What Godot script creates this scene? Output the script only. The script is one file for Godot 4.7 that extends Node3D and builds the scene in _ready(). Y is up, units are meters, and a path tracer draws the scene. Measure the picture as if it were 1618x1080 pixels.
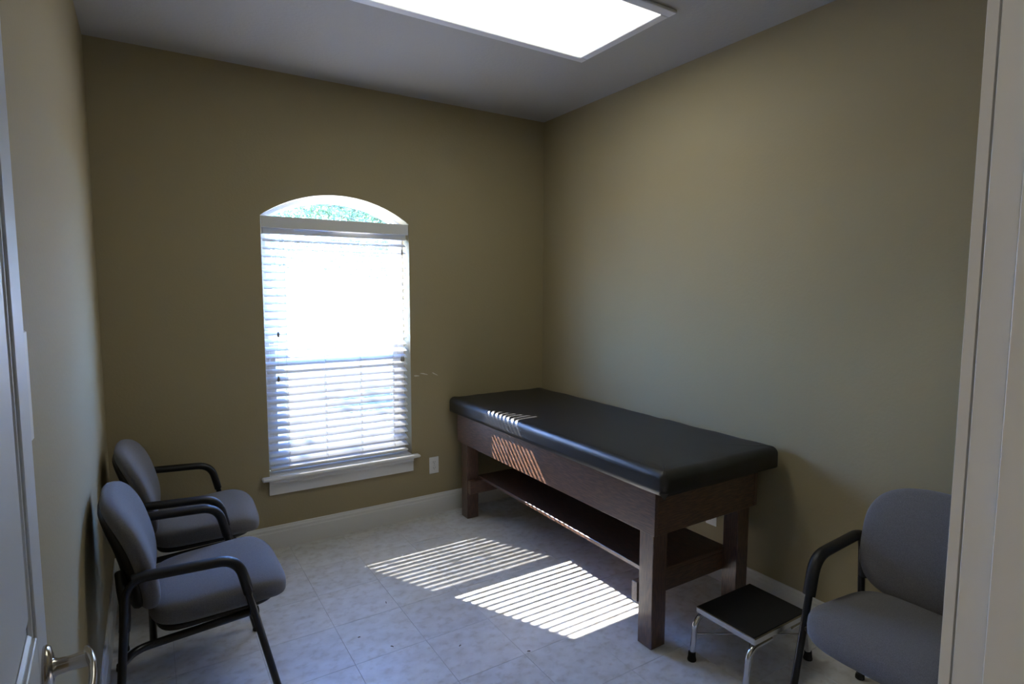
extends Node3D
# A small treatment room: corner of the window wall and the right wall at x = 0, z = 0.
# The window wall is z = 0 (x runs to the left as negative), the right wall is x = 0 (z runs towards the door).

const H := 2.74          # ceiling height
const XL := -2.708       # left wall
const ZF := 3.284        # room face of the wall with the door
const WL := -1.945       # window opening
const WR := -1.059
const WB := 0.44
const WT := 1.945        # springing of the arch
const WRISE := 0.143
const JL := -2.63        # door opening
const JR := -1.77

var M := {}

# ---------------------------------------------------------------- helpers
func mb() -> SurfaceTool:
	var st := SurfaceTool.new()
	st.begin(Mesh.PRIMITIVE_TRIANGLES)
	st.set_smooth_group(-1)
	return st

func done(st: SurfaceTool) -> ArrayMesh:
	st.generate_normals()
	return st.commit()

func put(called: String, mesh: Mesh, m: Material, parent: Node = null) -> MeshInstance3D:
	var o := MeshInstance3D.new()
	o.name = called
	o.mesh = mesh
	o.material_override = m
	o.cast_shadow = GeometryInstance3D.SHADOW_CASTING_SETTING_ON
	(parent if parent else self).add_child(o, true)
	return o

func build(st: SurfaceTool, called: String, m: Material, parent: Node = null) -> MeshInstance3D:
	return put(called, done(st), m, parent)

func thing(called: String, at: Vector3, turn := 0.0) -> Node3D:
	var o := Node3D.new()
	o.name = called
	add_child(o, true)
	o.position = at
	o.rotation.y = turn
	return o

func tag(o: Node, label: String, category := "", group := "", kind := "") -> void:
	o.set_meta("label", label)
	if category: o.set_meta("category", category)
	if group: o.set_meta("group", group)
	if kind: o.set_meta("kind", kind)

func struct(o: Node, label := "", category := "") -> void:
	o.set_meta("kind", "structure")
	if label: o.set_meta("label", label)
	if category: o.set_meta("category", category)

func tri(st: SurfaceTool, a: Vector3, b: Vector3, c: Vector3, mid: Vector3) -> void:
	# a triangle of a convex body round mid, front faces clockwise
	if (b - a).cross(c - a).dot((a + b + c) / 3.0 - mid) > 0.0:
		st.add_vertex(a); st.add_vertex(c); st.add_vertex(b)
	else:
		st.add_vertex(a); st.add_vertex(b); st.add_vertex(c)

func quad(st: SurfaceTool, a: Vector3, b: Vector3, c: Vector3, d: Vector3, mid: Vector3) -> void:
	tri(st, a, b, c, mid)
	tri(st, a, c, d, mid)

# chamfered box between two corners
func bx(st: SurfaceTool, lo: Vector3, hi: Vector3, ch := 0.002, t := Transform3D.IDENTITY) -> void:
	var mid := (lo + hi) / 2.0
	var h := (hi - lo) / 2.0
	ch = minf(ch, minf(h.x, minf(h.y, h.z)) * 0.9)
	var c := t * mid
	if ch <= 0.0:
		ch = 0.0
	var P := func(sx: float, sy: float, sz: float, k: int) -> Vector3:
		var v := Vector3(sx * (h.x - (0.0 if k == 0 else ch)), sy * (h.y - (0.0 if k == 1 else ch)), sz * (h.z - (0.0 if k == 2 else ch)))
		return t * (mid + v)
	for s in [-1.0, 1.0]:
		quad(st, P.call(s, -1, -1, 0), P.call(s, 1, -1, 0), P.call(s, 1, 1, 0), P.call(s, -1, 1, 0), c)
		quad(st, P.call(-1, s, -1, 1), P.call(1, s, -1, 1), P.call(1, s, 1, 1), P.call(-1, s, 1, 1), c)
		quad(st, P.call(-1, -1, s, 2), P.call(1, -1, s, 2), P.call(1, 1, s, 2), P.call(-1, 1, s, 2), c)
	if ch == 0.0:
		return
	for a in [-1.0, 1.0]:
		for b in [-1.0, 1.0]:
			quad(st, P.call(a, b, -1, 0), P.call(a, b, 1, 0), P.call(a, b, 1, 1), P.call(a, b, -1, 1), c)
			quad(st, P.call(a, -1, b, 0), P.call(a, 1, b, 0), P.call(a, 1, b, 2), P.call(a, -1, b, 2), c)
			quad(st, P.call(-1, a, b, 1), P.call(1, a, b, 1), P.call(1, a, b, 2), P.call(-1, a, b, 2), c)
			for d in [-1.0, 1.0]:
				tri(st, P.call(a, b, d, 0), P.call(a, b, d, 1), P.call(a, b, d, 2), c)

func box(called: String, lo: Vector3, hi: Vector3, m: Material, parent: Node = null, ch := 0.002) -> MeshInstance3D:
	var st := mb()
	bx(st, lo, hi, ch)
	return build(st, called, m, parent)

# a sheet of points [row][column]; normals smoothed; rows may close on themselves
func sheet(st: SurfaceTool, rows: Array, close_cols := false, flip := false, group := 0) -> void:
	st.set_smooth_group(group)
	for i in rows.size() - 1:
		var n: int = rows[i].size()
		for j in (n if close_cols else n - 1):
			var a: Vector3 = rows[i][j]
			var b: Vector3 = rows[i][(j + 1) % n]
			var c: Vector3 = rows[i + 1][(j + 1) % n]
			var d: Vector3 = rows[i + 1][j]
			for q in [[a, b, c], [a, c, d]]:
				if q[0].distance_squared_to(q[1]) < 1e-12 or q[1].distance_squared_to(q[2]) < 1e-12 or q[0].distance_squared_to(q[2]) < 1e-12:
					continue
				st.add_vertex(q[0])
				st.add_vertex(q[2] if flip else q[1])
				st.add_vertex(q[1] if flip else q[2])
	st.set_smooth_group(-1)

func fan(st: SurfaceTool, ring: Array, outward: Vector3) -> void:
	var mid := Vector3.ZERO
	for p in ring: mid += p
	mid /= ring.size()
	for i in ring.size():
		tri(st, mid, ring[i], ring[(i + 1) % ring.size()], mid - outward)

# rounds the corners of a polyline
func rounded(pts: Array, r: float, n := 6) -> Array:
	var out := [pts[0]]
	for i in range(1, pts.size() - 1):
		var p: Vector3 = pts[i]
		var a: Vector3 = (pts[i - 1] - p)
		var b: Vector3 = (pts[i + 1] - p)
		var k := minf(r, minf(a.length(), b.length()) * 0.48)
		var s := p + a.normalized() * k
		var e := p + b.normalized() * k
		for j in n + 1:
			var t := j / float(n)
			out.append(s.lerp(p, t).lerp(p.lerp(e, t), t))
	out.append(pts[-1])
	return out

# a tube along a path; ry: half height of the section if it is oval
func tube(st: SurfaceTool, path: Array, r: float, n := 12, ry := 0.0, caps := true, taper := 1.0) -> void:
	if ry == 0.0: ry = r
	var rows := []
	var up := Vector3.UP
	var d0: Vector3 = (path[1] - path[0]).normalized()
	if absf(d0.dot(up)) > 0.9: up = Vector3.FORWARD
	var side := d0.cross(up).normalized()
	for i in path.size():
		var d: Vector3
		if i == 0: d = path[1] - path[0]
		elif i == path.size() - 1: d = path[i] - path[i - 1]
		else: d = (path[i + 1] - path[i]).normalized() + (path[i] - path[i - 1]).normalized()
		d = d.normalized()
		side = (side - d * side.dot(d)).normalized()
		var u := side.cross(d).normalized()
		var k := lerpf(1.0, taper, i / float(path.size() - 1))
		var ring := []
		for j in n:
			var a := TAU * j / n
			ring.append(path[i] + (side * cos(a) * r + u * sin(a) * ry) * k)
		rows.append(ring)
	sheet(st, rows, true, true, 1)
	if caps:
		fan(st, rows[0], path[0] - path[1])
		fan(st, rows[-1], path[-1] - path[-2])

# turned about the y axis through c; profile: [radius, height] from bottom to top
func lathe(st: SurfaceTool, profile: Array, c := Vector3.ZERO, n := 16, t := Transform3D.IDENTITY) -> void:
	var rows := []
	for p in profile:
		var ring := []
		for j in n:
			var a := TAU * j / n
			ring.append(t * (c + Vector3(cos(a) * p[0], p[1], sin(a) * p[0])))
		rows.append(ring)
	sheet(st, rows, true, false, 2)
	fan(st, rows[0], t.basis * Vector3.DOWN)
	fan(st, rows[-1], t.basis * Vector3.UP)

# convex polygon in x, y pushed along z
func prism(st: SurfaceTool, poly: Array, z0: float, z1: float, t := Transform3D.IDENTITY) -> void:
	var mid := Vector3.ZERO
	for p in poly: mid += Vector3(p.x, p.y, (z0 + z1) / 2.0)
	mid = t * (mid / poly.size() + Vector3(0, 0, 0))
	var n := poly.size()
	for i in n:
		var a: Vector2 = poly[i]
		var b: Vector2 = poly[(i + 1) % n]
		quad(st, t * Vector3(a.x, a.y, z0), t * Vector3(b.x, b.y, z0), t * Vector3(b.x, b.y, z1), t * Vector3(a.x, a.y, z1), mid)
		if i > 0 and i < n - 1:
			for z in [z0, z1]:
				tri(st, t * Vector3(poly[0].x, poly[0].y, z), t * Vector3(a.x, a.y, z), t * Vector3(b.x, b.y, z), mid)

# any profile (closed polygon, x out of the wall, y up) swept along z from z0 to z1
func moulding(profile: Array, z0: float, z1: float, t: Transform3D) -> SurfaceTool:
	var st := mb()
	var idx := Geometry2D.triangulate_polygon(PackedVector2Array(profile))
	var area := 0.0
	for i in profile.size():
		var a: Vector2 = profile[i]
		var b: Vector2 = profile[(i + 1) % profile.size()]
		area += a.cross(b)
	for i in profile.size():
		var a: Vector2 = profile[i]
		var b: Vector2 = profile[(i + 1) % profile.size()]
		var e := b - a
		var out := Vector3(e.y, -e.x, 0) * (1.0 if area > 0.0 else -1.0)
		var m3 := Vector3((a.x + b.x) / 2, (a.y + b.y) / 2, (z0 + z1) / 2)
		quad(st, t * Vector3(a.x, a.y, z0), t * Vector3(b.x, b.y, z0), t * Vector3(b.x, b.y, z1), t * Vector3(a.x, a.y, z1), t * (m3 - out))
	for k in range(0, idx.size(), 3):
		for z in [z0, z1]:
			var q := []
			for j in 3: q.append(t * Vector3(profile[idx[k + j]].x, profile[idx[k + j]].y, z))
			tri(st, q[0], q[1], q[2], t * Vector3(profile[idx[k]].x, profile[idx[k]].y, (z0 + z1) / 2))
	return st

func pw(v: float, e: float) -> float:
	return signf(v) * pow(absf(v), e)

# superellipsoid with half sizes s, bent by a function of the point
func cushion(st: SurfaceTool, s: Vector3, e_plan: float, e_side: float, bend: Callable, nu := 48, nv := 20, plan := "xz") -> void:
	var rows := []
	for i in nv + 1:
		var v := -PI / 2 + PI * i / nv
		var ring := []
		for j in nu:
			var u := TAU * j / nu
			var a := pw(cos(v), e_side) * pw(cos(u), e_plan)
			var b := pw(cos(v), e_side) * pw(sin(u), e_plan)
			var c := pw(sin(v), e_side)
			var p := Vector3(a * s.x, c * s.y, b * s.z) if plan == "xz" else Vector3(c * s.x, b * s.y, a * s.z)
			ring.append(bend.call(p))
		rows.append(ring)
	sheet(st, rows, true, plan != "xz", 3)

# ---------------------------------------------------------------- materials
func noise(kind: int, freq: float, oct: int, seed_: int, size := 512, ramp: Gradient = null, normal := false, bump := 4.0) -> NoiseTexture2D:
	var f := FastNoiseLite.new()
	f.noise_type = kind
	f.frequency = freq
	f.fractal_octaves = oct
	f.seed = seed_
	var t := NoiseTexture2D.new()
	t.width = size
	t.height = size
	t.seamless = true
	t.noise = f
	if ramp: t.color_ramp = ramp
	t.as_normal_map = normal
	t.bump_strength = bump
	return t

func ramp(stops: Array) -> Gradient:
	var g := Gradient.new()
	var o := PackedFloat32Array()
	var c := PackedColorArray()
	for s in stops:
		o.append(s[0])
		c.append(s[1])
	g.offsets = o
	g.colors = c
	return g

func mat(col: Color, rough: float, metal := 0.0) -> StandardMaterial3D:
	var m := StandardMaterial3D.new()
	m.albedo_color = col
	m.roughness = rough
	m.metallic = metal
	return m

func triplanar(m: StandardMaterial3D, scale: Vector3, world := false, off := Vector3.ZERO) -> StandardMaterial3D:
	m.uv1_triplanar = true
	m.uv1_world_triplanar = world
	m.uv1_scale = scale
	m.uv1_offset = off
	m.texture_repeat = true
	return m

func g8(r: float, g: float, b: float) -> Color:
	return Color(r / 255.0, g / 255.0, b / 255.0)

func make_materials() -> void:
	var peel := noise(FastNoiseLite.TYPE_SIMPLEX_SMOOTH, 0.05, 3, 3)
	var w := triplanar(mat(g8(162, 149, 116), 0.72), Vector3(2.2, 2.2, 2.2), true)
	w.heightmap_enabled = true
	w.heightmap_texture = peel
	w.heightmap_scale = 0.04
	M.wall = w
	var c := triplanar(mat(g8(177, 175, 171), 0.85), Vector3(1.6, 1.6, 1.6), true)
	c.heightmap_enabled = true
	c.heightmap_texture = peel
	c.heightmap_scale = 0.08
	M.ceiling = c
	M.trim = mat(g8(226, 225, 222), 0.42)
	M.door = mat(g8(206, 210, 216), 0.4)
	M.vinyl_frame = mat(g8(232, 232, 232), 0.4)
	M.slat = mat(g8(222, 222, 221), 0.42)
	M.cord = mat(g8(226, 226, 222), 0.8)
	M.tassel = mat(g8(150, 146, 138), 0.5)
	M.plate = mat(g8(224, 224, 222), 0.35)
	M.slot = mat(g8(40, 38, 36), 0.6)
	M.screw = mat(g8(180, 180, 180), 0.35, 0.9)
	M.scuff = mat(g8(214, 208, 192), 0.9)
	# glass
	var gl := mat(Color(1, 1, 1, 0.06), 0.02)
	gl.transparency = BaseMaterial3D.TRANSPARENCY_ALPHA
	M.glass = gl
	var scr := mat(Color(0.16, 0.16, 0.17, 0.64), 0.9)
	scr.transparency = BaseMaterial3D.TRANSPARENCY_ALPHA
	M.screen = scr
	# floor tiles: printed stone
	var stone := noise(FastNoiseLite.TYPE_SIMPLEX_SMOOTH, 0.01, 4, 11, 1024, ramp([[0.0, g8(201, 200, 198)], [0.4, g8(210, 210, 210)], [0.6, g8(214, 215, 216)], [1.0, g8(222, 223, 225)]]))
	var fleck := noise(FastNoiseLite.TYPE_SIMPLEX_SMOOTH, 0.022, 6, 29, 1024, ramp([[0.0, g8(226, 219, 213)], [0.3, g8(243, 241, 239)], [0.5, g8(252, 251, 251)], [1.0, g8(255, 255, 255)]]))
	M.tile = []
	var tones := [Color(1, 1, 1), Color(0.985, 0.985, 0.98), Color(0.995, 0.99, 0.985), Color(0.975, 0.975, 0.98)]
	for k in 4:
		var t := triplanar(mat(tones[k], 0.38), Vector3(0.75, 1.0, 0.95), true, Vector3(0.37 * k, 0.21 * k, 0.53 * k))
		t.albedo_texture = stone
		t.detail_enabled = true
		t.detail_albedo = fleck
		t.detail_blend_mode = BaseMaterial3D.BLEND_MODE_MUL
		t.metallic_specular = 0.4
		M.tile.append(t)
	M.subfloor = mat(g8(150, 143, 136), 0.9)
	# dark stained wood
	var grain := noise(FastNoiseLite.TYPE_SIMPLEX_SMOOTH, 0.018, 5, 7, 1024, ramp([[0.0, g8(52, 37, 29)], [0.4, g8(80, 58, 46)], [0.62, g8(97, 71, 56)], [1.0, g8(122, 90, 70)]]))
	var gb := noise(FastNoiseLite.TYPE_SIMPLEX_SMOOTH, 0.06, 4, 17, 512)
	for q in [["wood_z", Vector3(7, 7, 0.7)], ["wood_x", Vector3(0.7, 7, 7)], ["wood_y", Vector3(7, 0.7, 7)]]:
		var wd := triplanar(mat(Color(1.0, 0.94, 0.9), 0.42), q[1])
		wd.metallic_specular = 0.6
		wd.clearcoat_enabled = true
		wd.clearcoat = 0.6
		wd.clearcoat_roughness = 0.38
		wd.albedo_texture = grain
		wd.heightmap_enabled = true
		wd.heightmap_texture = gb
		wd.heightmap_scale = 0.03
		M[q[0]] = wd
	# black upholstery vinyl
	var lea := triplanar(mat(g8(22, 22, 23), 0.42), Vector3(5, 5, 5))
	lea.metallic_specular = 0.6
	lea.heightmap_enabled = true
	lea.heightmap_texture = noise(FastNoiseLite.TYPE_CELLULAR, 0.07, 2, 5, 512)
	lea.heightmap_scale = 0.02
	M.leather = lea
	# grey woven fabric
	var fab := triplanar(mat(Color(1, 1, 1), 0.95), Vector3(9, 9, 9))
	fab.albedo_texture = noise(FastNoiseLite.TYPE_VALUE, 0.22, 3, 41, 512, ramp([[0.0, g8(82, 80, 81)], [0.5, g8(107, 105, 106)], [1.0, g8(132, 130, 131)]]))
	fab.rim_enabled = true
	fab.rim = 0.25
	fab.rim_tint = 0.7
	M.fabric = fab
	M.black_metal = mat(g8(12, 12, 13), 0.32)
	M.black_plastic = mat(g8(13, 13, 14), 0.45)
	M.rubber = mat(g8(20, 20, 20), 0.8)
	var tread := triplanar(mat(g8(20, 20, 22), 0.75), Vector3(30, 30, 30))
	tread.heightmap_enabled = true
	tread.heightmap_texture = noise(FastNoiseLite.TYPE_VALUE, 0.1, 1, 13, 256)
	tread.heightmap_scale = 0.04
	M.tread = tread
	M.chrome = mat(g8(214, 214, 216), 0.12, 1.0)
	M.nickel = mat(g8(188, 182, 172), 0.2, 1.0)
	# light diffuser
	var lens := mat(g8(240, 240, 240), 0.4)
	lens.emission_enabled = true
	lens.emission = Color(1, 0.99, 0.97)
	lens.emission_energy_multiplier = 0.5
	M.lens = lens
	var dome := mat(g8(245, 240, 230), 0.4)
	dome.emission_enabled = true
	dome.emission = Color(1, 0.86, 0.68)
	dome.emission_energy_multiplier = 0.3
	M.dome = dome
	M.fixture = mat(g8(228, 229, 234), 0.4)
	# outside
	var con := triplanar(mat(g8(186, 182, 174), 0.9), Vector3(0.5, 0.5, 0.5), true)
	con.albedo_texture = noise(FastNoiseLite.TYPE_SIMPLEX_SMOOTH, 0.02, 5, 23, 512, ramp([[0.0, g8(200, 198, 192)], [1.0, g8(255, 255, 255)]]))
	M.concrete = con
	M.bark = mat(g8(92, 78, 66), 0.95)
	var leaf := mat(g8(96, 122, 84), 0.55)
	leaf.backlight_enabled = true
	leaf.backlight = Color(0.5, 0.6, 0.35)
	leaf.cull_mode = BaseMaterial3D.CULL_DISABLED
	leaf.vertex_color_use_as_albedo = true
	M.leaf = leaf

# ---------------------------------------------------------------- room shell
func arch_y(x: float, grow := 0.0) -> float:
	var half := (WR - WL) / 2.0
	var r := (half * half + WRISE * WRISE) / (2.0 * WRISE)
	var cy := WT + WRISE - r
	var dx := x - (WL + WR) / 2.0
	return cy + sqrt(maxf((r + grow) * (r + grow) - dx * dx, 0.0))

func walls() -> void:
	var z0 := -0.2
	var st := mb()
	prism(st, [Vector2(XL - 0.15, 0), Vector2(WL, 0), Vector2(WL, H), Vector2(XL - 0.15, H)], z0, 0)
	prism(st, [Vector2(WR, 0), Vector2(0.15, 0), Vector2(0.15, H), Vector2(WR, H)], z0, 0)
	prism(st, [Vector2(WL, 0), Vector2(WR, 0), Vector2(WR, WB - 0.02), Vector2(WL, WB - 0.02)], z0, 0)
	var n := 32
	for i in n:
		var a := lerpf(WL, WR, i / float(n))
		var b := lerpf(WL, WR, (i + 1) / float(n))
		prism(st, [Vector2(a, arch_y(a)), Vector2(b, arch_y(b)), Vector2(b, H), Vector2(a, H)], z0, 0)
	var wb := build(st, "wall_back", M.wall)
	struct(wb, "tan painted wall with the arched window")
	# pale scrapes in the paint right of the window
	for s in [[at_wall(660, 597), 0.022, 0.006, -0.1], [at_wall(672, 595), 0.03, 0.005, -0.25], [at_wall(688, 596), 0.025, 0.004, -0.5]]:
		var sc := mb()
		var pts := []
		var rg := RandomNumberGenerator.new()
		rg.seed = int(s[1] * 10000)
		for k in 10:
			var an := TAU * k / 10
			pts.append(Vector2(cos(an) * s[1] * rg.randf_range(0.7, 1.1), sin(an) * s[2] * rg.randf_range(0.5, 1.1)))
		prism(sc, pts, 0.0, 0.0006, Transform3D(Basis(Vector3.BACK, s[3]), s[0]))
		build(sc, "paint_scrape", M.scuff, wb)
	struct(box("wall_right", Vector3(0, 0, 0), Vector3(0.15, H, ZF + 0.12), M.wall, null, 0.0), "tan painted wall behind the table")
	struct(box("wall_left", Vector3(XL - 0.15, 0, 0), Vector3(XL, H, ZF), M.wall, null, 0.0), "tan painted wall behind the two chairs")
	st = mb()
	bx(st, Vector3(XL - 0.15, 0, ZF), Vector3(JL - 0.02, H, ZF + 0.12), 0.0)
	bx(st, Vector3(JR + 0.02, 0, ZF), Vector3(0, H, ZF + 0.12), 0.0)
	bx(st, Vector3(JL - 0.02, 2.06, ZF), Vector3(JR + 0.02, H, ZF + 0.12), 0.0)
	struct(build(st, "wall_front", M.wall), "wall with the open doorway")
	struct(box("ceiling_hall", Vector3(-6.15, H, ZF), Vector3(XL - 0.15, H + 0.15, 5.15), M.ceiling, null, 0.0), "white ceiling of the hallway")
	struct(box("floor_hall", Vector3(-6.15, -0.12, ZF), Vector3(-2.788, 0.0, 5.15), M.tile[0], null, 0.0), "pale floor of the hallway")
	struct(box("wall_hall_front", Vector3(-6.15, 0, ZF), Vector3(XL - 0.15, H, ZF + 0.12), M.wall, null, 0.0), "near wall of the hallway")
	struct(box("ceiling", Vector3(XL - 0.15, H, -0.2), Vector3(0.15, H + 0.15, 5.15), M.ceiling, null, 0.0), "white textured ceiling")
	# hallway behind the doorway
	struct(box("wall_hall_back", Vector3(-6.15, 0, 5.0), Vector3(0.15, H, 5.15), M.wall, null, 0.0), "far wall of the hallway")
	struct(box("wall_hall_left", Vector3(-6.15, 0, ZF + 0.12), Vector3(-6.0, H, 5.0), M.wall, null, 0.0), "left wall of the hallway")
	struct(box("wall_hall_right", Vector3(0, 0, ZF + 0.12), Vector3(0.15, H, 5.0), M.wall, null, 0.0), "right wall of the hallway")

func at_wall(u: float, v: float) -> Vector3:
	# a point on the window wall, measured on the photograph's scale of 0.0036 m per pixel there
	return Vector3(-1.059 + (u - 651.0) * 0.0046, 0.965 - (v - 596.0) * 0.0039, 0.0)

func floor_tiles() -> void:
	var f := thing("floor", Vector3.ZERO)
	struct(f, "pale stone-look vinyl tile floor")
	box("subfloor", Vector3(XL - 0.15, -0.12, -0.2), Vector3(0.15, -0.003, 5.15), M.subfloor, f, 0.0)
	var p := 0.3125
	var x0 := -1.85 - 3 * p
	var z0 := 0.368 - 2 * p
	var gap := 0.0005
	var full: ArrayMesh
	var rg := RandomNumberGenerator.new()
	rg.seed = 5
	for i in 11:
		for j in 19:
			var a := Vector2(maxf(x0 + i * p, XL - (0.15 if z0 + j * p > ZF else 0.0)), maxf(z0 + j * p, 0.0))
			var b := Vector2(minf(x0 + (i + 1) * p, 0.0), minf(z0 + (j + 1) * p, 5.0))
			var k := rg.randi() % 4
			if b.x - a.x < 0.02 or b.y - a.y < 0.02:
				continue
			var half := Vector3((b.x - a.x) / 2 - gap, 0.002, (b.y - a.y) / 2 - gap)
			var mesh: ArrayMesh
			if absf(b.x - a.x - p) < 1e-4 and absf(b.y - a.y - p) < 1e-4:
				if full == null:
					var st := mb()
					bx(st, -half, half, 0.0005)
					full = done(st)
				mesh = full
			else:
				var st := mb()
				bx(st, -half, half, 0.0005)
				mesh = done(st)
			var o := put("tile", mesh, M.tile[k], f)
			o.position = Vector3((a.x + b.x) / 2, -0.002, (a.y + b.y) / 2)

func baseboards() -> void:
	var h := 0.138
	var pr := [Vector2(0, 0), Vector2(0.015, 0), Vector2(0.015, h - 0.038), Vector2(0.012, h - 0.03), Vector2(0.012, h - 0.018), Vector2(0.008, h - 0.01), Vector2(0.007, h - 0.002), Vector2(0.004, h), Vector2(0, h)]
	var back := Transform3D(Basis(Vector3(0, 0, 1), Vector3.UP, Vector3(1, 0, 0)), Vector3.ZERO)
	struct(build(moulding(pr, XL, 0.0, back), "baseboard_back", M.trim), "white baseboard below the window")
	var right := Transform3D(Basis(Vector3(-1, 0, 0), Vector3.UP, Vector3(0, 0, 1)), Vector3.ZERO)
	struct(build(moulding(pr, 0.0125, ZF, right), "baseboard_right", M.trim), "white baseboard behind the table")
	var left := Transform3D(Basis(Vector3(1, 0, 0), Vector3.UP, Vector3(0, 0, 1)), Vector3(XL, 0, 0))
	struct(build(moulding(pr, 0.0125, ZF, left), "baseboard_left", M.trim), "white baseboard behind the two chairs")
	var front := Transform3D(Basis(Vector3(0, 0, -1), Vector3.UP, Vector3(1, 0, 0)), Vector3(0, 0, ZF))
	struct(build(moulding(pr, JR + 0.09, -0.0125, front), "baseboard_front", M.trim), "white baseboard beside the doorway")

# ---------------------------------------------------------------- window, blind
func arch_bar(st: SurfaceTool, outer: float, inner: float, z0: float, z1: float, x0: float, x1: float, n := 32) -> void:
	for i in n:
		var a := lerpf(x0, x1, i / float(n))
		var b := lerpf(x0, x1, (i + 1) / float(n))
		prism(st, [Vector2(a, arch_y(a, inner)), Vector2(b, arch_y(b, inner)), Vector2(b, arch_y(b, outer)), Vector2(a, arch_y(a, outer))], z0, z1)

func window() -> void:
	var w := thing("window_1", Vector3((WL + WR) / 2, WB, 0))
	struct(w, "white single-hung window with an arched top light")
	w.position = Vector3.ZERO
	var za := -0.17
	var zb := -0.115
	var st := mb()
	bx(st, Vector3(WL, WB, za), Vector3(WL + 0.045, WT + 0.03, zb), 0.003)
	build(st, "side_frame", M.vinyl_frame, w)
	st = mb()
	bx(st, Vector3(WR - 0.045, WB, za), Vector3(WR, WT + 0.03, zb), 0.003)
	build(st, "side_frame", M.vinyl_frame, w)
	box("bottom_frame", Vector3(WL + 0.045, WB, za), Vector3(WR - 0.045, WB + 0.05, zb), M.vinyl_frame, w, 0.003)
	box("transom", Vector3(WL + 0.045, 1.9, za), Vector3(WR - 0.045, 1.935, zb), M.vinyl_frame, w, 0.003)
	st = mb()
	arch_bar(st, 0.0, -0.022, za, zb, WL + 0.0, WR - 0.0)
	build(st, "arch_frame", M.vinyl_frame, w)
	st = mb()
	arch_bar(st, -0.018, -0.034, -0.15, -0.13, WL + 0.03, WR - 0.03)
	build(st, "arch_bead", M.vinyl_frame, w)
	# sashes
	for q in [["lower_sash", WB + 0.05, 1.2, -0.135, -0.118], ["upper_sash", 1.165, 1.925, -0.16, -0.142]]:
		var s := Node3D.new()
		s.name = q[0]
		w.add_child(s)
		var xl := WL + 0.045
		var xr := WR - 0.045
		var r := 0.03
		var lowr := 0.05 if q[0] == "lower_sash" else 0.035
		box("stile", Vector3(xl, q[1], q[3]), Vector3(xl + r, q[2], q[4]), M.vinyl_frame, s)
		box("stile", Vector3(xr - r, q[1], q[3]), Vector3(xr, q[2], q[4]), M.vinyl_frame, s)
		box("rail", Vector3(xl + r, q[1], q[3]), Vector3(xr - r, q[1] + lowr, q[4]), M.vinyl_frame, s)
		box("rail", Vector3(xl + r, q[2] - 0.035, q[3]), Vector3(xr - r, q[2], q[4]), M.vinyl_frame, s)
		box("pane", Vector3(xl + r, q[1] + lowr, (q[3] + q[4]) / 2 - 0.002), Vector3(xr - r, q[2] - 0.035, (q[3] + q[4]) / 2 + 0.002), M.glass, s, 0.0)
	var gs := mb()
	var n := 24
	for i in n:
		var a := lerpf(WL + 0.06, WR - 0.06, i / float(n))
		var b := lerpf(WL + 0.06, WR - 0.06, (i + 1) / float(n))
		quad(gs, Vector3(a, 1.935, -0.14), Vector3(b, 1.935, -0.14), Vector3(b, arch_y(b, -0.025), -0.14), Vector3(a, arch_y(a, -0.025), -0.14), Vector3(a, 1.9, -1))
	build(gs, "arch_pane", M.glass, w)
	box("insect_screen", Vector3(WL + 0.045, WB + 0.05, -0.1795), Vector3(WR - 0.045, 1.18, -0.1785), M.screen, w, 0.0)
	# stool and apron
	st = mb()
	bx(st, Vector3(WL, WB - 0.02, -0.115), Vector3(WR, WB, 0.0), 0.0)
	bx(st, Vector3(WL - 0.045, WB - 0.02, 0.0), Vector3(WR + 0.045, WB, 0.048), 0.006)
	build(st, "sill", M.trim, w)
	var ap := [Vector2(0, -0.092), Vector2(0.012, -0.092), Vector2(0.014, -0.03), Vector2(0.02, -0.022), Vector2(0.022, -0.01), Vector2(0.034, 0.0), Vector2(0, 0)]
	var t := Transform3D(Basis(Vector3(0, 0, 1), Vector3.UP, Vector3(1, 0, 0)), Vector3(0, WB - 0.02, 0))
	build(moulding(ap, WL - 0.005, WR + 0.005, t), "apron", M.trim, w)

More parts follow.
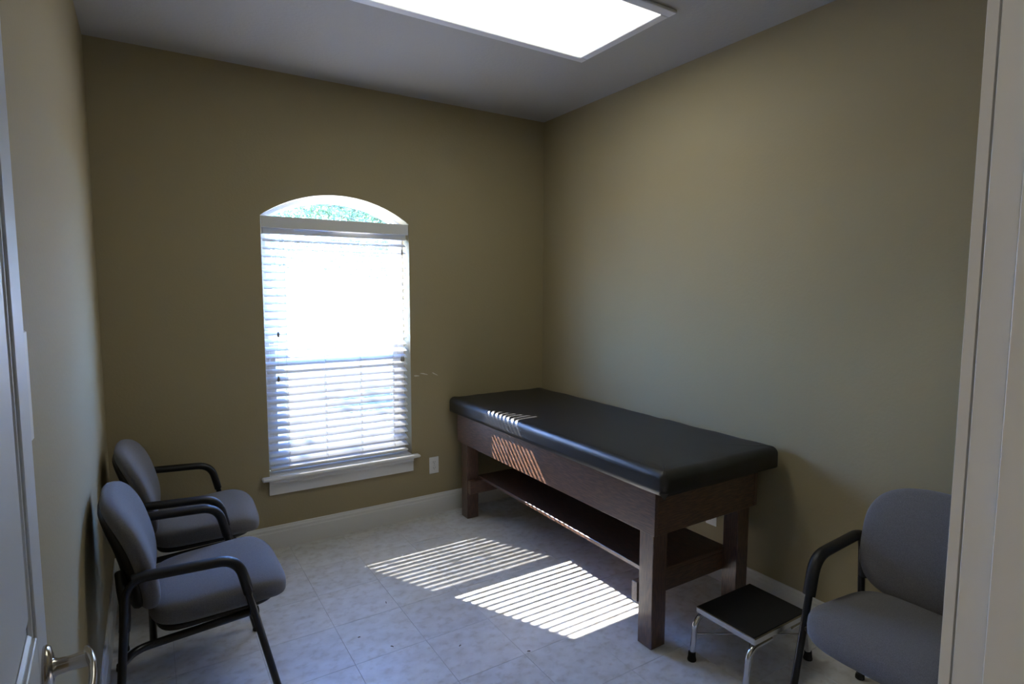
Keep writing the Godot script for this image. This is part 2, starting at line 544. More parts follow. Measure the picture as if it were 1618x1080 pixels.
func blind() -> void:
	var b := thing("window_blind", Vector3((WL + WR) / 2, WB, -0.05))
	tag(b, "white horizontal slat blind hanging in the arched window, slats half open", "blind")
	var half := (WR - WL) / 2 - 0.012
	# everything below is measured from the middle of the sill
	box("valance", Vector3(-half - 0.009, 1.877 - WB, 0.034), Vector3(half + 0.009, 1.943 - WB, 0.048), M.slat, b, 0.002)
	box("headrail", Vector3(-half, 1.845 - WB, -0.028), Vector3(half, 1.895 - WB, 0.026), M.slat, b, 0.002)
	# slats: crowned, tilted with the room edge down
	var tilt := deg_to_rad(23.0)
	var rows_t := []
	var rows_b := []
	var n := 6
	for i in n + 1:
		var s := -0.025 + 0.05 * i / n
		var cr := 0.0028 * (1.0 - pow(s / 0.025, 2.0))
		var rt := []
		var rb := []
		for x in [-half, half]:
			rt.append(Vector3(x, cr + 0.0013, s))
			rb.append(Vector3(x, cr - 0.0013, s))
		rows_t.append(rt)
		rows_b.append(rb)
	var st := mb()
	sheet(st, rows_t, false, true, 1)
	sheet(st, rows_b, false, false, 2)
	for e in [0, n]:
		var k := Vector3(0, 0, 0)
		quad(st, rows_t[e][0], rows_t[e][1], rows_b[e][1], rows_b[e][0], k)
	for s in [0, 1]:
		for i in n:
			quad(st, rows_t[i][s], rows_t[i + 1][s], rows_b[i + 1][s], rows_b[i][s], Vector3.ZERO)
	var slat := done(st)
	var ys := []
	var count := 30
	for i in count:
		ys.append(lerpf(1.812, 0.508, i / float(count - 1)) - WB)
	for y in ys:
		var o := put("slat", slat, M.slat, b)
		o.position = Vector3(0, y, 0)
		o.rotation.x = tilt
	box("bottom_rail", Vector3(-half, 0.458 - WB, -0.024), Vector3(half, 0.474 - WB, 0.024), M.slat, b, 0.004)
	# ladder cords: front and rear, and rungs short enough to hide under the slats
	for x in [-0.325, -0.105, 0.115, 0.33]:
		for z in [-0.0235, 0.0235]:
			var c := mb()
			tube(c, [Vector3(x, 0.474 - WB, z), Vector3(x, 1.85 - WB, z)], 0.0009, 5)
			build(c, "ladder_cord", M.cord, b)
		# pull cord shows as short dashes through the slat holes
		for y in ys:
			var d := mb()
			tube(d, [Vector3(x + 0.006, y - 0.012, 0.027), Vector3(x + 0.006, y + 0.012, 0.0262)], 0.0016, 5)
			build(d, "cord_loop", M.cord, b)
	for q in [[-0.365, 1.28], [-0.372, 1.02], [0.40, 1.78], [0.388, 1.09], [0.40, 1.09]]:
		var c := mb()
		tube(c, [Vector3(q[0], q[1] - WB, 0.0325), Vector3(q[0], 1.85 - WB, 0.0325)], 0.0008, 5)
		var cord := build(c, "pull_cord", M.cord, b)
		c = mb()
		lathe(c, [[0.003, -0.03], [0.0075, -0.022], [0.0075, -0.012], [0.004, 0.0], [0.002, 0.004]], Vector3(q[0], q[1] - WB, 0.034), 10)
		build(c, "tassel", M.tassel, cord)

# ---------------------------------------------------------------- furniture
func table() -> void:
	var t := thing("treatment_table", Vector3(-0.42, 0, 1.0))
	tag(t, "dark wooden treatment table with black vinyl padded top along the right wall", "table")
	var o := -t.position
	var L := func(name_: String, lo: Vector3, hi: Vector3, m: Material, ch: float) -> MeshInstance3D:
		# each board about its own middle, so that its grain is its own
		var mid := (lo + hi) / 2.0
		var st := mb()
		bx(st, lo - mid, hi - mid, ch)
		var x := build(st, name_, m, t)
		x.position = mid + o
		return x
	for z in [[0.133, 0.216], [1.80, 1.882]]:
		for x in [[-0.757, -0.673], [-0.20, -0.118]]:
			L.call("leg", Vector3(x[0], 0, z[0]), Vector3(x[1], 0.70, z[1]), M.wood_y, 0.003)
	L.call("apron_board", Vector3(-0.777, 0.513, 0.112), Vector3(-0.757, 0.705, 1.905), M.wood_z, 0.002)
	L.call("apron_board", Vector3(-0.118, 0.513, 0.112), Vector3(-0.098, 0.705, 1.905), M.wood_z, 0.002)
	L.call("apron_board", Vector3(-0.757, 0.513, 0.113), Vector3(-0.118, 0.705, 0.133), M.wood_x, 0.002)
	L.call("apron_board", Vector3(-0.757, 0.513, 1.882), Vector3(-0.118, 0.705, 1.904), M.wood_x, 0.002)
	L.call("rail", Vector3(-0.755, 0.178, 0.216), Vector3(-0.12, 0.266, 0.252), M.wood_x, 0.003)
	L.call("rail", Vector3(-0.763, 0.178, 1.764), Vector3(-0.12, 0.266, 1.80), M.wood_x, 0.003)
	L.call("shelf", Vector3(-0.672, 0.267, 0.205), Vector3(-0.165, 0.286, 1.80), M.wood_z, 0.002)
	L.call("top_board", Vector3(-0.777, 0.705, 0.06), Vector3(-0.06, 0.722, 1.94), M.wood_z, 0.002)
	# the pad: a box with soft, slightly uneven edges
	var st := mb()
	var c := Vector3(-0.415, 0.7535, 0.998) + o
	var hs := Vector3(0.385, 0.0505, 0.975)
	var r := 0.036
	var rows := []
	var plan := []
	# outline of the pad with finely rounded corners
	var rc := 0.03
	for k in 4:
		var sx: float = [1, -1, -1, 1][k]
		var sz: float = [1, 1, -1, -1][k]
		for j in 7:
			var a := (k + j / 6.0) * PI / 2
			plan.append([Vector2(sx * (hs.x - rc) + cos(a) * rc, sz * (hs.z - rc) + sin(a) * rc), Vector2(cos(a), sin(a))])
		# points along the straight side to the next corner
		var e0: Vector2 = plan[-1][0]
		var nx: Vector2 = [Vector2(-1, 1), Vector2(-1, -1), Vector2(1, -1), Vector2(1, 1)][k]
		var e1 := Vector2(nx.x * (hs.x - (rc if k % 2 == 0 else 0.0)), nx.y * (hs.z - (rc if k % 2 == 1 else 0.0)))
		for j in range(1, 24):
			plan.append([e0.lerp(e1, j / 24.0), plan[-1][1]])
	var fn := FastNoiseLite.new()
	fn.seed = 4
	fn.frequency = 3.0
	var prof := [[0.012, -1.0], [0.0, -0.9], [0.0, -0.5], [0.0, 0.0]]
	for j in 7:
		var a := PI / 2 * j / 6
		prof.append([r * (1 - cos(a)), 1.0 - (r / hs.y) * (1 - sin(a))])
	prof.append([0.08, 1.01])
	prof.append([0.2, 1.03])
	prof.append([0.3, 1.035])
	for q in prof:
		var ring := []
		for p in plan:
			var inx: float = q[0]
			var v: Vector2 = p[0]
			var pos := Vector2(signf(v.x) * maxf(absf(v.x) - inx * absf(p[1].x) - (inx * 0.0), 0.0), v.y)
			pos = v - p[1] * inx
			if q[0] > 0.05:
				pos = Vector2(v.x * (1.0 - inx / hs.x), v.y * (1.0 - inx / hs.z))
			var wob: float = fn.get_noise_2d(v.x * 2.0 + v.y * 1.3, v.y) * 0.004
			var yy: float = q[1] * hs.y + wob * (0.0 if inx > 0.05 else 1.0)
			ring.append(c + Vector3(pos.x, yy, pos.y) + Vector3(p[1].x, 0, p[1].y) * wob * 0.8)
		rows.append(ring)
	sheet(st, rows, true, false, 4)
	fan(st, rows[0], Vector3.DOWN)
	fan(st, rows[-1], Vector3.UP)
	build(st, "padded_top", M.leather, t)
	# folded corner of the cover hanging at the near end
	st = mb()
	var fc := Vector3(-0.797, 0.708, 1.968) + o
	prism(st, [Vector2(-0.018, 0.012), Vector2(0.016, 0.014), Vector2(0.004, -0.016)], -0.002, 0.002, Transform3D(Basis(Vector3.UP, -0.8), fc))
	build(st, "cover_corner", M.leather, t)

func make_chair() -> Node3D:
	# faces +x, origin on the floor under the middle
	var t := thing("guest_chair", Vector3.ZERO)
	var hw := 0.283
	for s in [-1.0, 1.0]:
		var z: float = s * hw
		var side := Node3D.new()
		side.name = "side_frame"
		t.add_child(side, true)
		var st := mb()
		var path := rounded([Vector3(-0.255, 0.0, z), Vector3(-0.205, 0.612, z), Vector3(0.118, 0.598, z), Vector3(0.252, 0.0, z)], 0.07, 8)
		tube(st, path, 0.0125, 12, 0.0125)
		build(st, "frame_tube", M.black_metal, side)
		# thick arm sleeve over the tube
		st = mb()
		var sl := rounded([Vector3(-0.188, 0.606, z), Vector3(-0.16, 0.612, z), Vector3(0.118, 0.6, z), Vector3(0.148, 0.468, z)], 0.07, 8)
		tube(st, sl, 0.0215, 14, 0.0175)
		build(st, "armrest", M.black_plastic, side)
		for f in [Vector3(-0.255, 0.0, z), Vector3(0.252, 0.0, z)]:
			st = mb()
			lathe(st, [[0.0135, 0.0], [0.0165, 0.002], [0.0165, 0.012], [0.0145, 0.022]], f, 12)
			build(st, "foot_glide", M.rubber, side)
		# seat rail: leaves the rear leg, turns forward under the seat
		st = mb()
		var rail := rounded([Vector3(-0.232, 0.335, z), Vector3(-0.19, 0.333, s * 0.205), Vector3(0.19, 0.355, s * 0.205)], 0.06, 6)
		tube(st, rail, 0.0135, 12)
		build(st, "seat_rail", M.black_metal, t)
		# bracket from the rail to the front leg
		st = mb()
		tube(st, [Vector3(0.165, 0.355, s * 0.2), Vector3(0.172, 0.357, z)], 0.011, 10)
		build(st, "bracket", M.black_metal, t)
	for q in [[0.165, 0.352], [-0.14, 0.336]]:
		var cb := mb()
		tube(cb, [Vector3(q[0], q[1], -0.205), Vector3(q[0], q[1], 0.205)], 0.0115, 10)
		build(cb, "cross_bar", M.black_metal, t)
	# seat
	var st := mb()
	var seat := func(p: Vector3) -> Vector3:
		var k: float = (p.x + 0.225) / 0.45
		var y: float = p.y
		# rolled front edge, lifted sides, slight taper to the back
		if p.y > 0: y -= 0.016 * (1.0 - pow(p.z / 0.25, 2.0)) * (1.0 - pow((p.x + 0.03) / 0.25, 2.0))
		y -= 0.03 * pow(maxf(k - 0.75, 0.0) / 0.25, 2.0)
		return Vector3(p.x + 0.076, y + 0.415 + 0.022 * k, p.z * lerpf(0.9, 1.02, k))
	cushion(st, Vector3(0.228, 0.06, 0.248), 0.45, 0.6, seat, 72, 24)
	build(st, "seat", M.fabric, t)
	st = mb()
	var pan := func(p: Vector3) -> Vector3:
		var k: float = (p.x + 0.2) / 0.4
		return Vector3(p.x + 0.066, p.y + 0.366 + 0.018 * k, p.z)
	cushion(st, Vector3(0.2, 0.012, 0.215), 0.4, 0.3, pan, 40, 8)
	build(st, "seat_pan", M.black_plastic, t)
	# backrest
	var hh := 0.196
	var lean := func(p: Vector3, off: float) -> Vector3:
		var k: float = (p.y + hh) / (2.0 * hh)
		var x: float = p.x - 0.165 - 0.062 * k - off + 0.028 * pow(p.z / 0.24, 2.0)
		x += 0.02 * (1.0 - pow(2.0 * k - 0.55, 2.0)) - 0.005
		return Vector3(x, p.y + 0.63 - 0.004, p.z * lerpf(0.97, 1.0, k))
	st = mb()
	cushion(st, Vector3(0.045, hh + 0.004, 0.262), 0.6, 0.72, func(p): return lean.call(p, 0.0), 64, 20, "yz")
	build(st, "backrest", M.fabric, t)
	st = mb()
	cushion(st, Vector3(0.022, hh - 0.02, 0.236), 0.6, 0.5, func(p): return lean.call(p - Vector3(0, 0.018, 0), 0.034), 56, 12, "yz")
	build(st, "back_shell", M.black_plastic, t)
	for s in [-1.0, 1.0]:
		st = mb()
		var bp := [Vector3(-0.222, 0.6, s * 0.19), Vector3(-0.218, 0.565, s * 0.235), Vector3(-0.212, 0.53, s * 0.265), Vector3(-0.214, 0.47, s * 0.27), Vector3(-0.217, 0.44, s * 0.272)]
		tube(st, bp, 0.016, 12, 0.02)
		build(st, "back_bracket", M.black_plastic, t)
	return t

func chairs() -> void:
	var a := make_chair()
	a.position = Vector3(-2.40, 0, 1.115)
	a.rotation.y = deg_to_rad(1.0)
	tag(a, "grey fabric armchair against the left wall, the one nearer the door", "chair", "guest chairs")
	var b := a.duplicate()
	b.name = "guest_chair_001"
	add_child(b, true)
	b.position = Vector3(-2.385, 0, 0.425)
	b.rotation.y = deg_to_rad(-2.0)
	b.set_meta("label", "grey fabric armchair in the left corner, between the other chair and the window wall")
	var c := a.duplicate()
	c.name = "guest_chair_002"
	add_child(c, true)
	c.position = Vector3(-0.435, 0, 2.735)
	c.rotation.y = PI + deg_to_rad(1.0)
	c.set_meta("label", "grey fabric armchair against the right wall, partly hidden by the door frame")

func stool() -> void:
	var t := thing("step_stool", Vector3(-0.45, 0, 2.142))
	tag(t, "low chrome step stool with a square black rubber tread", "step stool")
	var h := 0.222
	var hx := 0.178
	var hz := 0.138
	box("rim", Vector3(-hx, h - 0.028, -hz), Vector3(hx, h - 0.002, hz), M.chrome, t, 0.003)
	box("tread", Vector3(-hx + 0.007, h - 0.004, -hz + 0.007), Vector3(hx - 0.007, h + 0.001, hz - 0.007), M.tread, t, 0.0015)
	for sx in [-1.0, 1.0]:
		for sz in [-1.0, 1.0]:
			var z: float = sz * (hz - 0.012)
			var foot := Vector3(sx * (hx + 0.03), 0.016, z)
			var st := mb()
			tube(st, rounded([Vector3(sx * 0.06, h - 0.04, z), Vector3(sx * (hx + 0.012), h - 0.04, z), foot], 0.05, 8), 0.0118, 14)
			var leg := build(st, "leg", M.chrome, t)
			st = mb()
			lathe(st, [[0.0175, 0.0], [0.0185, 0.004], [0.0155, 0.018], [0.0145, 0.036], [0.0135, 0.038]], Vector3(foot.x, 0, foot.z), 14)
			build(st, "rubber_tip", M.rubber, leg)
	for s in [-1.0, 1.0]:
		var st := mb()
		var y: float = 0.108 + 0.004 * s
		tube(st, [Vector3(-hx - 0.02, y, -s * (hz - 0.012)), Vector3(hx + 0.02, y, s * (hz - 0.012))], 0.0042, 8)
		build(st, "brace", M.chrome, t)

func outlet(t: Transform3D, label: String, group: String) -> void:
	# faces +z, origin at the middle of the plate on the wall
	var o := thing("wall_outlet", Vector3.ZERO)
	o.transform = t
	tag(o, label, "outlet", group)
	box("cover_plate", Vector3(-0.0345, -0.057, 0), Vector3(0.0345, 0.057, 0.005), M.plate, o, 0.003)
	for s in [-1.0, 1.0]:
		var st := mb()
		var pts := []
		for k in 20:
			var a := TAU * k / 20
			pts.append(Vector2(clampf(cos(a) * 0.0175, -0.0175, 0.0175), clampf(sin(a) * 0.0175, -0.0145, 0.0145) + s * 0.0195))
		prism(st, pts, 0.004, 0.0068)
		var r := build(st, "receptacle", M.plate, o)
		for q in [[-0.0062, 0.004, 0.0011, 0.0042], [0.0062, 0.004, 0.0011, 0.0034]]:
			box("slot", Vector3(q[0] - q[2], s * 0.0195 + q[1] - q[3], 0.006), Vector3(q[0] + q[2], s * 0.0195 + q[1] + q[3], 0.0071), M.slot, r, 0.0)
		st = mb()
		var g := []
		for k in 12:
			var a := TAU * k / 12
			g.append(Vector2(cos(a) * 0.0024, s * 0.0195 - 0.0065 + sin(a) * 0.0024))
		prism(st, g, 0.006, 0.0071)
		build(st, "ground_hole", M.slot, r)
	var sc := mb()
	lathe(sc, [[0.003, 0.0], [0.003, 0.001], [0.002, 0.0016]], Vector3.ZERO, 10, Transform3D(Basis(Vector3.RIGHT, PI / 2), Vector3(0, 0, 0.005)))
	build(sc, "screw", M.screw, o)

func ceiling_light() -> void:
	var x0 := -0.495 - 1.25
	var x1 := -0.495
	var z0 := 1.041
	var z1 := 1.694
	var l := thing("ceiling_light", Vector3((x0 + x1) / 2, H, (z0 + z1) / 2))
	tag(l, "large rectangular fluorescent ceiling light with a glowing ribbed lens", "ceiling light")
	var hx := (x1 - x0) / 2
	var hz := (z1 - z0) / 2
	var f := 0.048
	for s in [-1.0, 1.0]:
		box("frame_bar", Vector3(-hx, -0.014, s * hz - (f if s > 0 else 0.0)), Vector3(hx, 0, s * hz + (f if s < 0 else 0.0)), M.fixture, l, 0.003)
		box("frame_bar", Vector3(s * hx - (f if s > 0 else 0.0), -0.0135, -hz + f), Vector3(s * hx + (f if s < 0 else 0.0), 0, hz - f), M.fixture, l, 0.003)
	box("lens", Vector3(-hx + f, -0.008, -hz + f), Vector3(hx - f, -0.003, hz - f), M.lens, l, 0.0)
	var a := AreaLight3D.new()
	a.name = "ceiling_light_glow"
	a.area_size = Vector2((hx - f) * 2, (hz - f) * 2)
	a.light_energy = 0.29
	a.light_color = Color(0.985, 1.0, 0.935)
	a.shadow_enabled = true
	l.add_child(a)
	a.position = Vector3(0, -0.0095, 0)
	a.rotation.x = -PI / 2

func hall_light() -> void:
	var l := thing("hall_ceiling_light", Vector3(-4.3, H, 4.2))
	tag(l, "round glass dome light on the hallway ceiling behind the doorway", "ceiling light")
	var st := mb()
	lathe(st, [[0.17, -0.02], [0.175, -0.01], [0.175, 0.0]], Vector3.ZERO, 28)
	build(st, "base_ring", M.fixture, l)
	st = mb()
	var pr := []
	for k in 9:
		var a := PI / 2 * k / 8
		pr.append([maxf(sin(a) * 0.16, 0.002), -0.02 - cos(a) * 0.075])
	lathe(st, pr, Vector3.ZERO, 28)
	build(st, "dome", M.dome, l)
	var o := OmniLight3D.new()
	o.name = "hall_glow"
	o.light_energy = 0.42
	o.light_color = Color(1.0, 0.975, 0.93)
	o.light_size = 0.12
	o.omni_range = 12.0
	o.omni_attenuation = 2.0
	o.shadow_enabled = true
	l.add_child(o)
	o.position = Vector3(0, -0.18, 0)

# ---------------------------------------------------------------- door and its frame
func door() -> void:
	var hinge := Vector3(-2.614, 0, ZF - 0.004)
	var edge := Vector3(-2.654, 0, 2.452)
	var d := thing("door_1", hinge)
	struct(d, "white panelled door standing open along the left wall")
	var along := (edge - hinge)
	var wdt := along.length()
	# local x runs from the hinge to the latch edge, local z out of the face that looks into the room
	along = along.normalized()
	d.transform = Transform3D(Basis(along, Vector3.UP, along.cross(Vector3.UP)), hinge)
	var th := 0.034
	var hgt := 2.03
	var y0 := 0.008
	var st_w := 0.108
	# core, and stiles and rails standing proud of it on both faces
	box("leaf_core", Vector3(0.02, y0 + 0.02, -th + 0.009), Vector3(wdt - 0.02, hgt - 0.02, -0.009), M.door, d, 0.0)
	for x in [[0.0, st_w], [wdt - st_w, wdt]]:
		box("stile", Vector3(x[0], y0, -th), Vector3(x[1], hgt, 0), M.door, d, 0.0015)
	for y in [[y0, 0.24], [0.90, 1.06], [hgt - 0.12, hgt]]:
		box("rail", Vector3(st_w, y[0], -th), Vector3(wdt - st_w, y[1], 0), M.door, d, 0.0015)
	for y in [[0.24, 0.90], [1.06, hgt - 0.12]]:
		var p := Node3D.new()
		p.name = "panel"
		d.add_child(p, true)
		var i := 0.045
		box("raised_field", Vector3(st_w + i, y[0] + i, -0.012), Vector3(wdt - st_w - i, y[1] - i, -0.002), M.door, p, 0.0095)
		# sticking round the panel
		for q in [[Vector3(st_w, y[0], 0), Vector3(st_w + 0.014, y[1], 0)], [Vector3(wdt - st_w - 0.014, y[0], 0), Vector3(wdt - st_w, y[1], 0)]]:
			box("moulding", q[0] + Vector3(0, 0, -0.012), q[1] + Vector3(0, 0, -0.0035), M.door, p, 0.006)
		for q in [[y[0], y[0] + 0.014], [y[1] - 0.014, y[1]]]:
			box("moulding", Vector3(st_w + 0.014, q[0], -0.012), Vector3(wdt - st_w - 0.014, q[1], -0.0035), M.door, p, 0.006)
	# lever handle on the room face
	var hy := 0.985
	var hx := wdt - 0.062
	var h := Node3D.new()
	h.name = "lever_handle"
	d.add_child(h, true)
	h.position = Vector3(hx, hy, 0)
	var out := Transform3D(Basis(Vector3.RIGHT, PI / 2), Vector3.ZERO)
	var st := mb()
	lathe(st, [[0.033, 0.0], [0.034, 0.004], [0.031, 0.008], [0.02, 0.011]], Vector3.ZERO, 28, out)
	build(st, "rosette", M.nickel, h)
	st = mb()
	lathe(st, [[0.0155, 0.009], [0.0115, 0.016], [0.0105, 0.03], [0.012, 0.05], [0.0125, 0.056]], Vector3.ZERO, 18, out)
	build(st, "neck", M.nickel, h)
	st = mb()
	var lv := []
	for k in 17:
		var u := k / 16.0
		lv.append(Vector3(0.012 - 0.125 * u, 0.008 * sin(u * PI * 1.6) - 0.004 * u, 0.05 + 0.008 * sin(u * PI)))
	tube(st, lv, 0.006, 12, 0.0125, true, 0.75)
	build(st, "lever", M.nickel, h)
	# latch face in the edge of the door
	box("latch_plate", Vector3(wdt - 0.001, hy - 0.028, -th / 2 - 0.0125), Vector3(wdt + 0.0012, hy + 0.028, -th / 2 + 0.0125), M.nickel, d, 0.0005)
	for y in [0.2, 1.02, 1.83]:
		st = mb()
		tube(st, [Vector3(-0.004, y - 0.045, -0.003), Vector3(-0.004, y + 0.045, -0.003)], 0.006, 12)
		build(st, "hinge", M.nickel, d)

func door_frame() -> void:
	var f := thing("trim_1", Vector3(JR, 0, ZF))
	struct(f, "white door frame at the right edge of the doorway")
	f.position = Vector3.ZERO
	var top := 2.045
	var zb := ZF + 0.12
	box("jamb", Vector3(JR, 0, ZF), Vector3(JR + 0.02, top + 0.015, zb), M.trim, f, 0.001)
	box("jamb", Vector3(JL - 0.02, 0, ZF), Vector3(JL, top + 0.015, zb), M.trim, f, 0.001)
	box("head_jamb", Vector3(JL, top, ZF), Vector3(JR, top + 0.015, zb), M.trim, f, 0.001)
	box("stop", Vector3(JR - 0.012, 0, ZF + 0.0305), Vector3(JR - 0.0015, top, ZF + 0.07), M.trim, f, 0.001)
	box("stop", Vector3(JL, 0, ZF + 0.0405), Vector3(JL + 0.012, top, ZF + 0.07), M.trim, f, 0.003)
	box("head_stop", Vector3(JL + 0.012, top - 0.012, ZF + 0.0405), Vector3(JR - 0.012, top, ZF + 0.07), M.trim, f, 0.003)
	# casing with a moulded face, a little back from the edge of the jamb
	var pr := [Vector2(0, 0), Vector2(0.0, 0.010), Vector2(0.006, 0.0125), Vector2(0.03, 0.0135), Vector2(0.05, 0.017), Vector2(0.062, 0.017), Vector2(0.066, 0.013), Vector2(0.066, 0.0)]
	var up := Basis(Vector3(1, 0, 0), Vector3(0, 0, -1), Vector3.UP)
	build(moulding(pr, 0.0, top + 0.07, Transform3D(up, Vector3(JR + 0.002, 0, ZF - 0.0025))), "casing", M.trim, f)
	var up2 := Basis(Vector3(1, 0, 0), Vector3(0, 0, 1), Vector3.UP)
	build(moulding(pr, 0.0, top + 0.07, Transform3D(up2, Vector3(JR + 0.003, 0, zb))), "casing", M.trim, f)
	build(moulding(pr, JL - 0.003, JR + 0.003, Transform3D(Basis(Vector3.UP, Vector3(0, 0, -1), Vector3.RIGHT), Vector3(0, top + 0.003, ZF))), "head_casing", M.trim, f)

func wall_plate() -> void:
	var o := thing("wall_plate", Vector3(XL, 1.235, 2.143))
	tag(o, "tall white plate on the left wall, just showing past the door edge", "wall plate")
	box("cover_plate", Vector3(0, 0, -0.058), Vector3(0.006, 0.215, 0.058), M.plate, o, 0.003)
	box("rocker", Vector3(0.005, 0.055, -0.02), Vector3(0.0085, 0.16, 0.02), M.plate, o, 0.002)

# ---------------------------------------------------------------- outside
func tree(called: String, label: String, at: Vector3, height: float, crown: Vector3, crown_y: float, leaves: int, seed_: int, leaf_size: float) -> void:
	var t := thing(called, at)
	tag(t, label, "tree", "trees outside the window")
	var rg := RandomNumberGenerator.new()
	rg.seed = seed_
	var st := mb()
	var path := []
	for k in 7:
		var u := k / 6.0
		path.append(Vector3(sin(u * 3.0) * 0.08, u * height * 0.8, cos(u * 2.3) * 0.08 - 0.08))
	tube(st, path, 0.11, 10, 0.0, true, 0.35)
	build(st, "trunk", M.bark, t)
	# limbs with twigs and leaves hung along them
	var places: Array[Transform3D] = []
	var limbs := 16
	for b in limbs:
		var ang := TAU * b * 0.381966 + rg.randf_range(-0.3, 0.3)
		var u := lerpf(0.35, 1.0, b / float(limbs))
		var root := Vector3(0, crown_y - crown.y * 0.8 + u * crown.y * 1.1, 0)
		root.y = minf(root.y, height * 0.8)
		var el := rg.randf_range(-0.1, 0.9)
		var tip := Vector3(cos(ang) * crown.x * cos(el), crown_y + sin(el) * crown.y - crown.y * 0.1, sin(ang) * crown.z * cos(el))
		var mid := root.lerp(tip, 0.5) + Vector3(0, 0.18, 0)
		st = mb()
		var p := []
		for k in 6:
			var v := k / 5.0
			p.append(root.lerp(mid, v).lerp(mid.lerp(tip, v), v))
		tube(st, p, 0.03, 6, 0.0, true, 0.25)
		build(st, "branch", M.bark, t)
	var n := 0
	while n < leaves:
		# clumps, so that light comes through in patches
		var dirv := Vector3(rg.randfn(), rg.randfn(), rg.randfn()).normalized() * pow(rg.randf(), 0.45)
		var cl := Vector3(dirv.x * crown.x, crown_y + dirv.y * crown.y, dirv.z * crown.z)
		var many := rg.randi_range(10, 26)
		for k in many:
			var q := cl + Vector3(rg.randfn(), rg.randfn(), rg.randfn()) * 0.13
			var bs := Basis(Vector3.UP, rg.randf() * TAU) * Basis(Vector3.RIGHT, rg.randf_range(-1.2, 1.2)) * Basis(Vector3.BACK, rg.randf_range(-1.0, 1.0))
			places.append(Transform3D(bs.scaled_local(Vector3.ONE * leaf_size * rg.randf_range(0.7, 1.3)), q))
			n += 1
	var lf := SurfaceTool.new()
	lf.begin(Mesh.PRIMITIVE_TRIANGLES)
	var a := Vector3(0, 0, 0)
	var b1 := Vector3(0.28, 0.06, 0.4)
	var b2 := Vector3(-0.28, 0.06, 0.4)
	var c := Vector3(0, -0.05, 1.0)
	var m0 := Vector3(0, 0, 0.45)
	for q in [[a, m0, b1], [b1, m0, c], [a, b2, m0], [b2, c, m0]]:
		for v in q: lf.add_vertex(v)
	lf.generate_normals()
	var mm := MultiMesh.new()
	mm.transform_format = MultiMesh.TRANSFORM_3D
	mm.use_colors = true
	mm.mesh = lf.commit()
	mm.instance_count = places.size()
	for i in places.size():
		mm.set_instance_transform(i, places[i])
		var k := rg.randf_range(0.75, 1.2)
		mm.set_instance_color(i, Color(0.95 * k, 1.0 * k, 0.92 * k))
	var mi := MultiMeshInstance3D.new()
	mi.name = "foliage"
	mi.multimesh = mm
	mi.material_override = M.leaf
	mi.set_meta("kind", "stuff")
	t.add_child(mi, true)

func outside() -> void:
	struct(box("ground", Vector3(-16, -0.35, -24), Vector3(14, -0.2, -0.2), M.concrete, null, 0.0), "pale paved ground outside the window")
	tree("shade_tree", "leafy tree outside whose twigs dapple the sun on the lower blind slats", Vector3(-3.5, -0.2, -4.3), 4.2, Vector3(1.5, 1.25, 1.0), 3.9, 2600, 21, 0.07)
	tree("garden_tree", "leafy tree seen through the arched top of the window", Vector3(2.35, -0.2, -7.8), 4.6, Vector3(4.0, 1.3, 1.2), 3.15, 32000, 33, 0.085)

func crumbs() -> void:
	var i := 0
	for p in [Vector3(-1.78, 0, 1.13), Vector3(-1.68, 0, 1.27), Vector3(-1.58, 0, 0.92), Vector3(-1.43, 0, 1.42), Vector3(-1.2, 0, 1.61)]:
		var st := mb()
		var r := 0.005 + 0.0012 * (i % 3)
		var an := 0.9 * i
		tube(st, [p + Vector3(-cos(an) * r, 0.0018, -sin(an) * r), p + Vector3(0, 0.003, 0), p + Vector3(cos(an) * r, 0.0018, sin(an) * r)], 0.0018, 6)
		var o := build(st, "crumb", M.bark)
		tag(o, "tiny dark crumb of dirt on the bare floor tiles", "crumb", "crumbs on the floor")
		i += 1

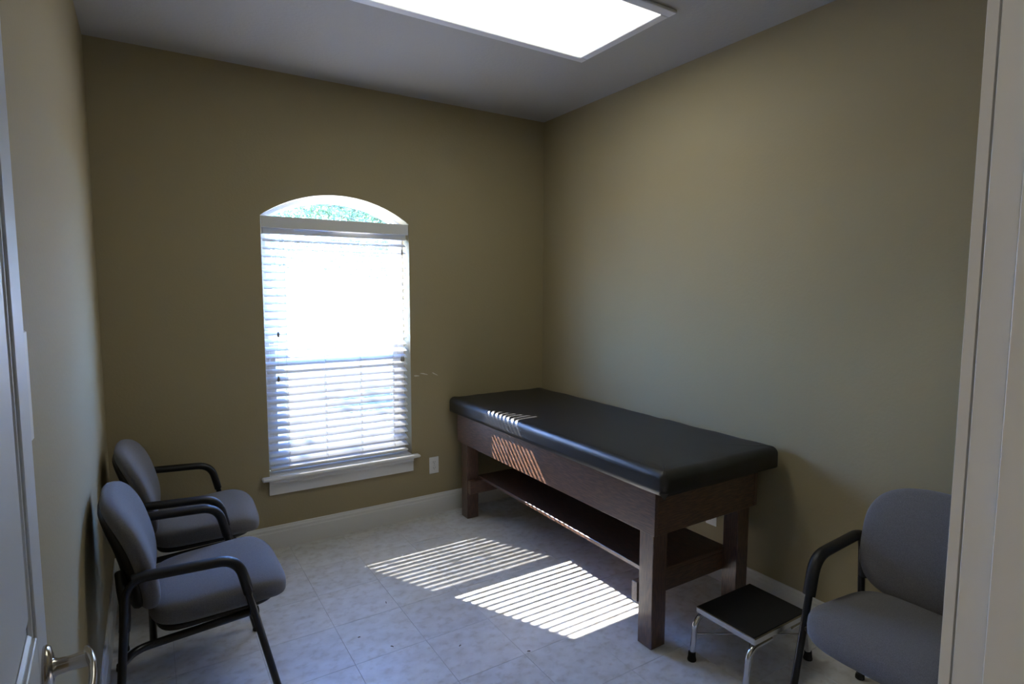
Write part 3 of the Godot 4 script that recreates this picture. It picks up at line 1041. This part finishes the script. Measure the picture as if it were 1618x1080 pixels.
# ---------------------------------------------------------------- all of it
func _ready() -> void:
	# camera
	var cam := Camera3D.new()
	cam.name = "camera"
	var yaw := 0.5628
	var pitch := -0.0908
	var roll := 0.0019
	var fw := Vector3(sin(yaw) * cos(pitch), sin(pitch), -cos(yaw) * cos(pitch))
	var rt := Vector3(cos(yaw), 0, sin(yaw))
	var up := rt.cross(fw)
	var rt2 := rt * cos(roll) + up * sin(roll)
	var up2 := up * cos(roll) - rt * sin(roll)
	add_child(cam)
	cam.transform = Transform3D(Basis(rt2, up2, -fw), Vector3(-2.5004, 1.5306, 3.5323))
	cam.keep_aspect = Camera3D.KEEP_HEIGHT
	cam.fov = rad_to_deg(2.0 * atan(540.0 / 910.85))
	cam.near = 0.02
	cam.far = 200.0
	cam.current = true
	# sky and exposure
	var env := Environment.new()
	env.background_mode = Environment.BG_SKY
	var sk := ProceduralSkyMaterial.new()
	sk.sky_top_color = Color(0.37, 0.59, 0.98)
	sk.sky_horizon_color = Color(0.66, 0.83, 1.0)
	sk.sky_curve = 0.2
	sk.ground_bottom_color = Color(0.5, 0.48, 0.45)
	sk.ground_horizon_color = Color(0.75, 0.78, 0.8)
	sk.sky_energy_multiplier = 3.5
	sk.ground_energy_multiplier = 2.0
	var sky := Sky.new()
	sky.sky_material = sk
	env.sky = sky
	env.tonemap_mode = Environment.TONE_MAPPER_LINEAR
	env.tonemap_exposure = 2.6
	env.sdfgi_enabled = true
	env.ssao_enabled = true
	env.ssil_enabled = true
	var we := WorldEnvironment.new()
	we.name = "world"
	we.environment = env
	add_child(we)
	# the sun comes through the window from the left, high
	var sun := DirectionalLight3D.new()
	sun.name = "sun"
	add_child(sun)
	sun.look_at_from_position(Vector3.ZERO, Vector3(0.475, -1.0, 0.96), Vector3.UP)
	sun.light_energy = 9.5
	sun.light_color = Color(1.0, 0.98, 0.95)
	sun.light_angular_distance = 0.53
	sun.shadow_enabled = true
	sun.sky_mode = DirectionalLight3D.SKY_MODE_LIGHT_ONLY
	make_materials()
	# structure
	walls()
	floor_tiles()
	baseboards()
	window()
	door()
	door_frame()
	outside()
	# things
	ceiling_light()
	hall_light()
	table()
	chairs()
	blind()
	stool()
	outlet(Transform3D(Basis.IDENTITY, Vector3(-0.901, 0.338, 0)), "white duplex outlet on the wall between window and table", "wall outlets")
	outlet(Transform3D(Basis(Vector3.UP, -PI / 2), Vector3(0, 0.335, 1.575)), "white duplex outlet on the right wall, seen under the table", "wall outlets")
	wall_plate()
	crumbs()
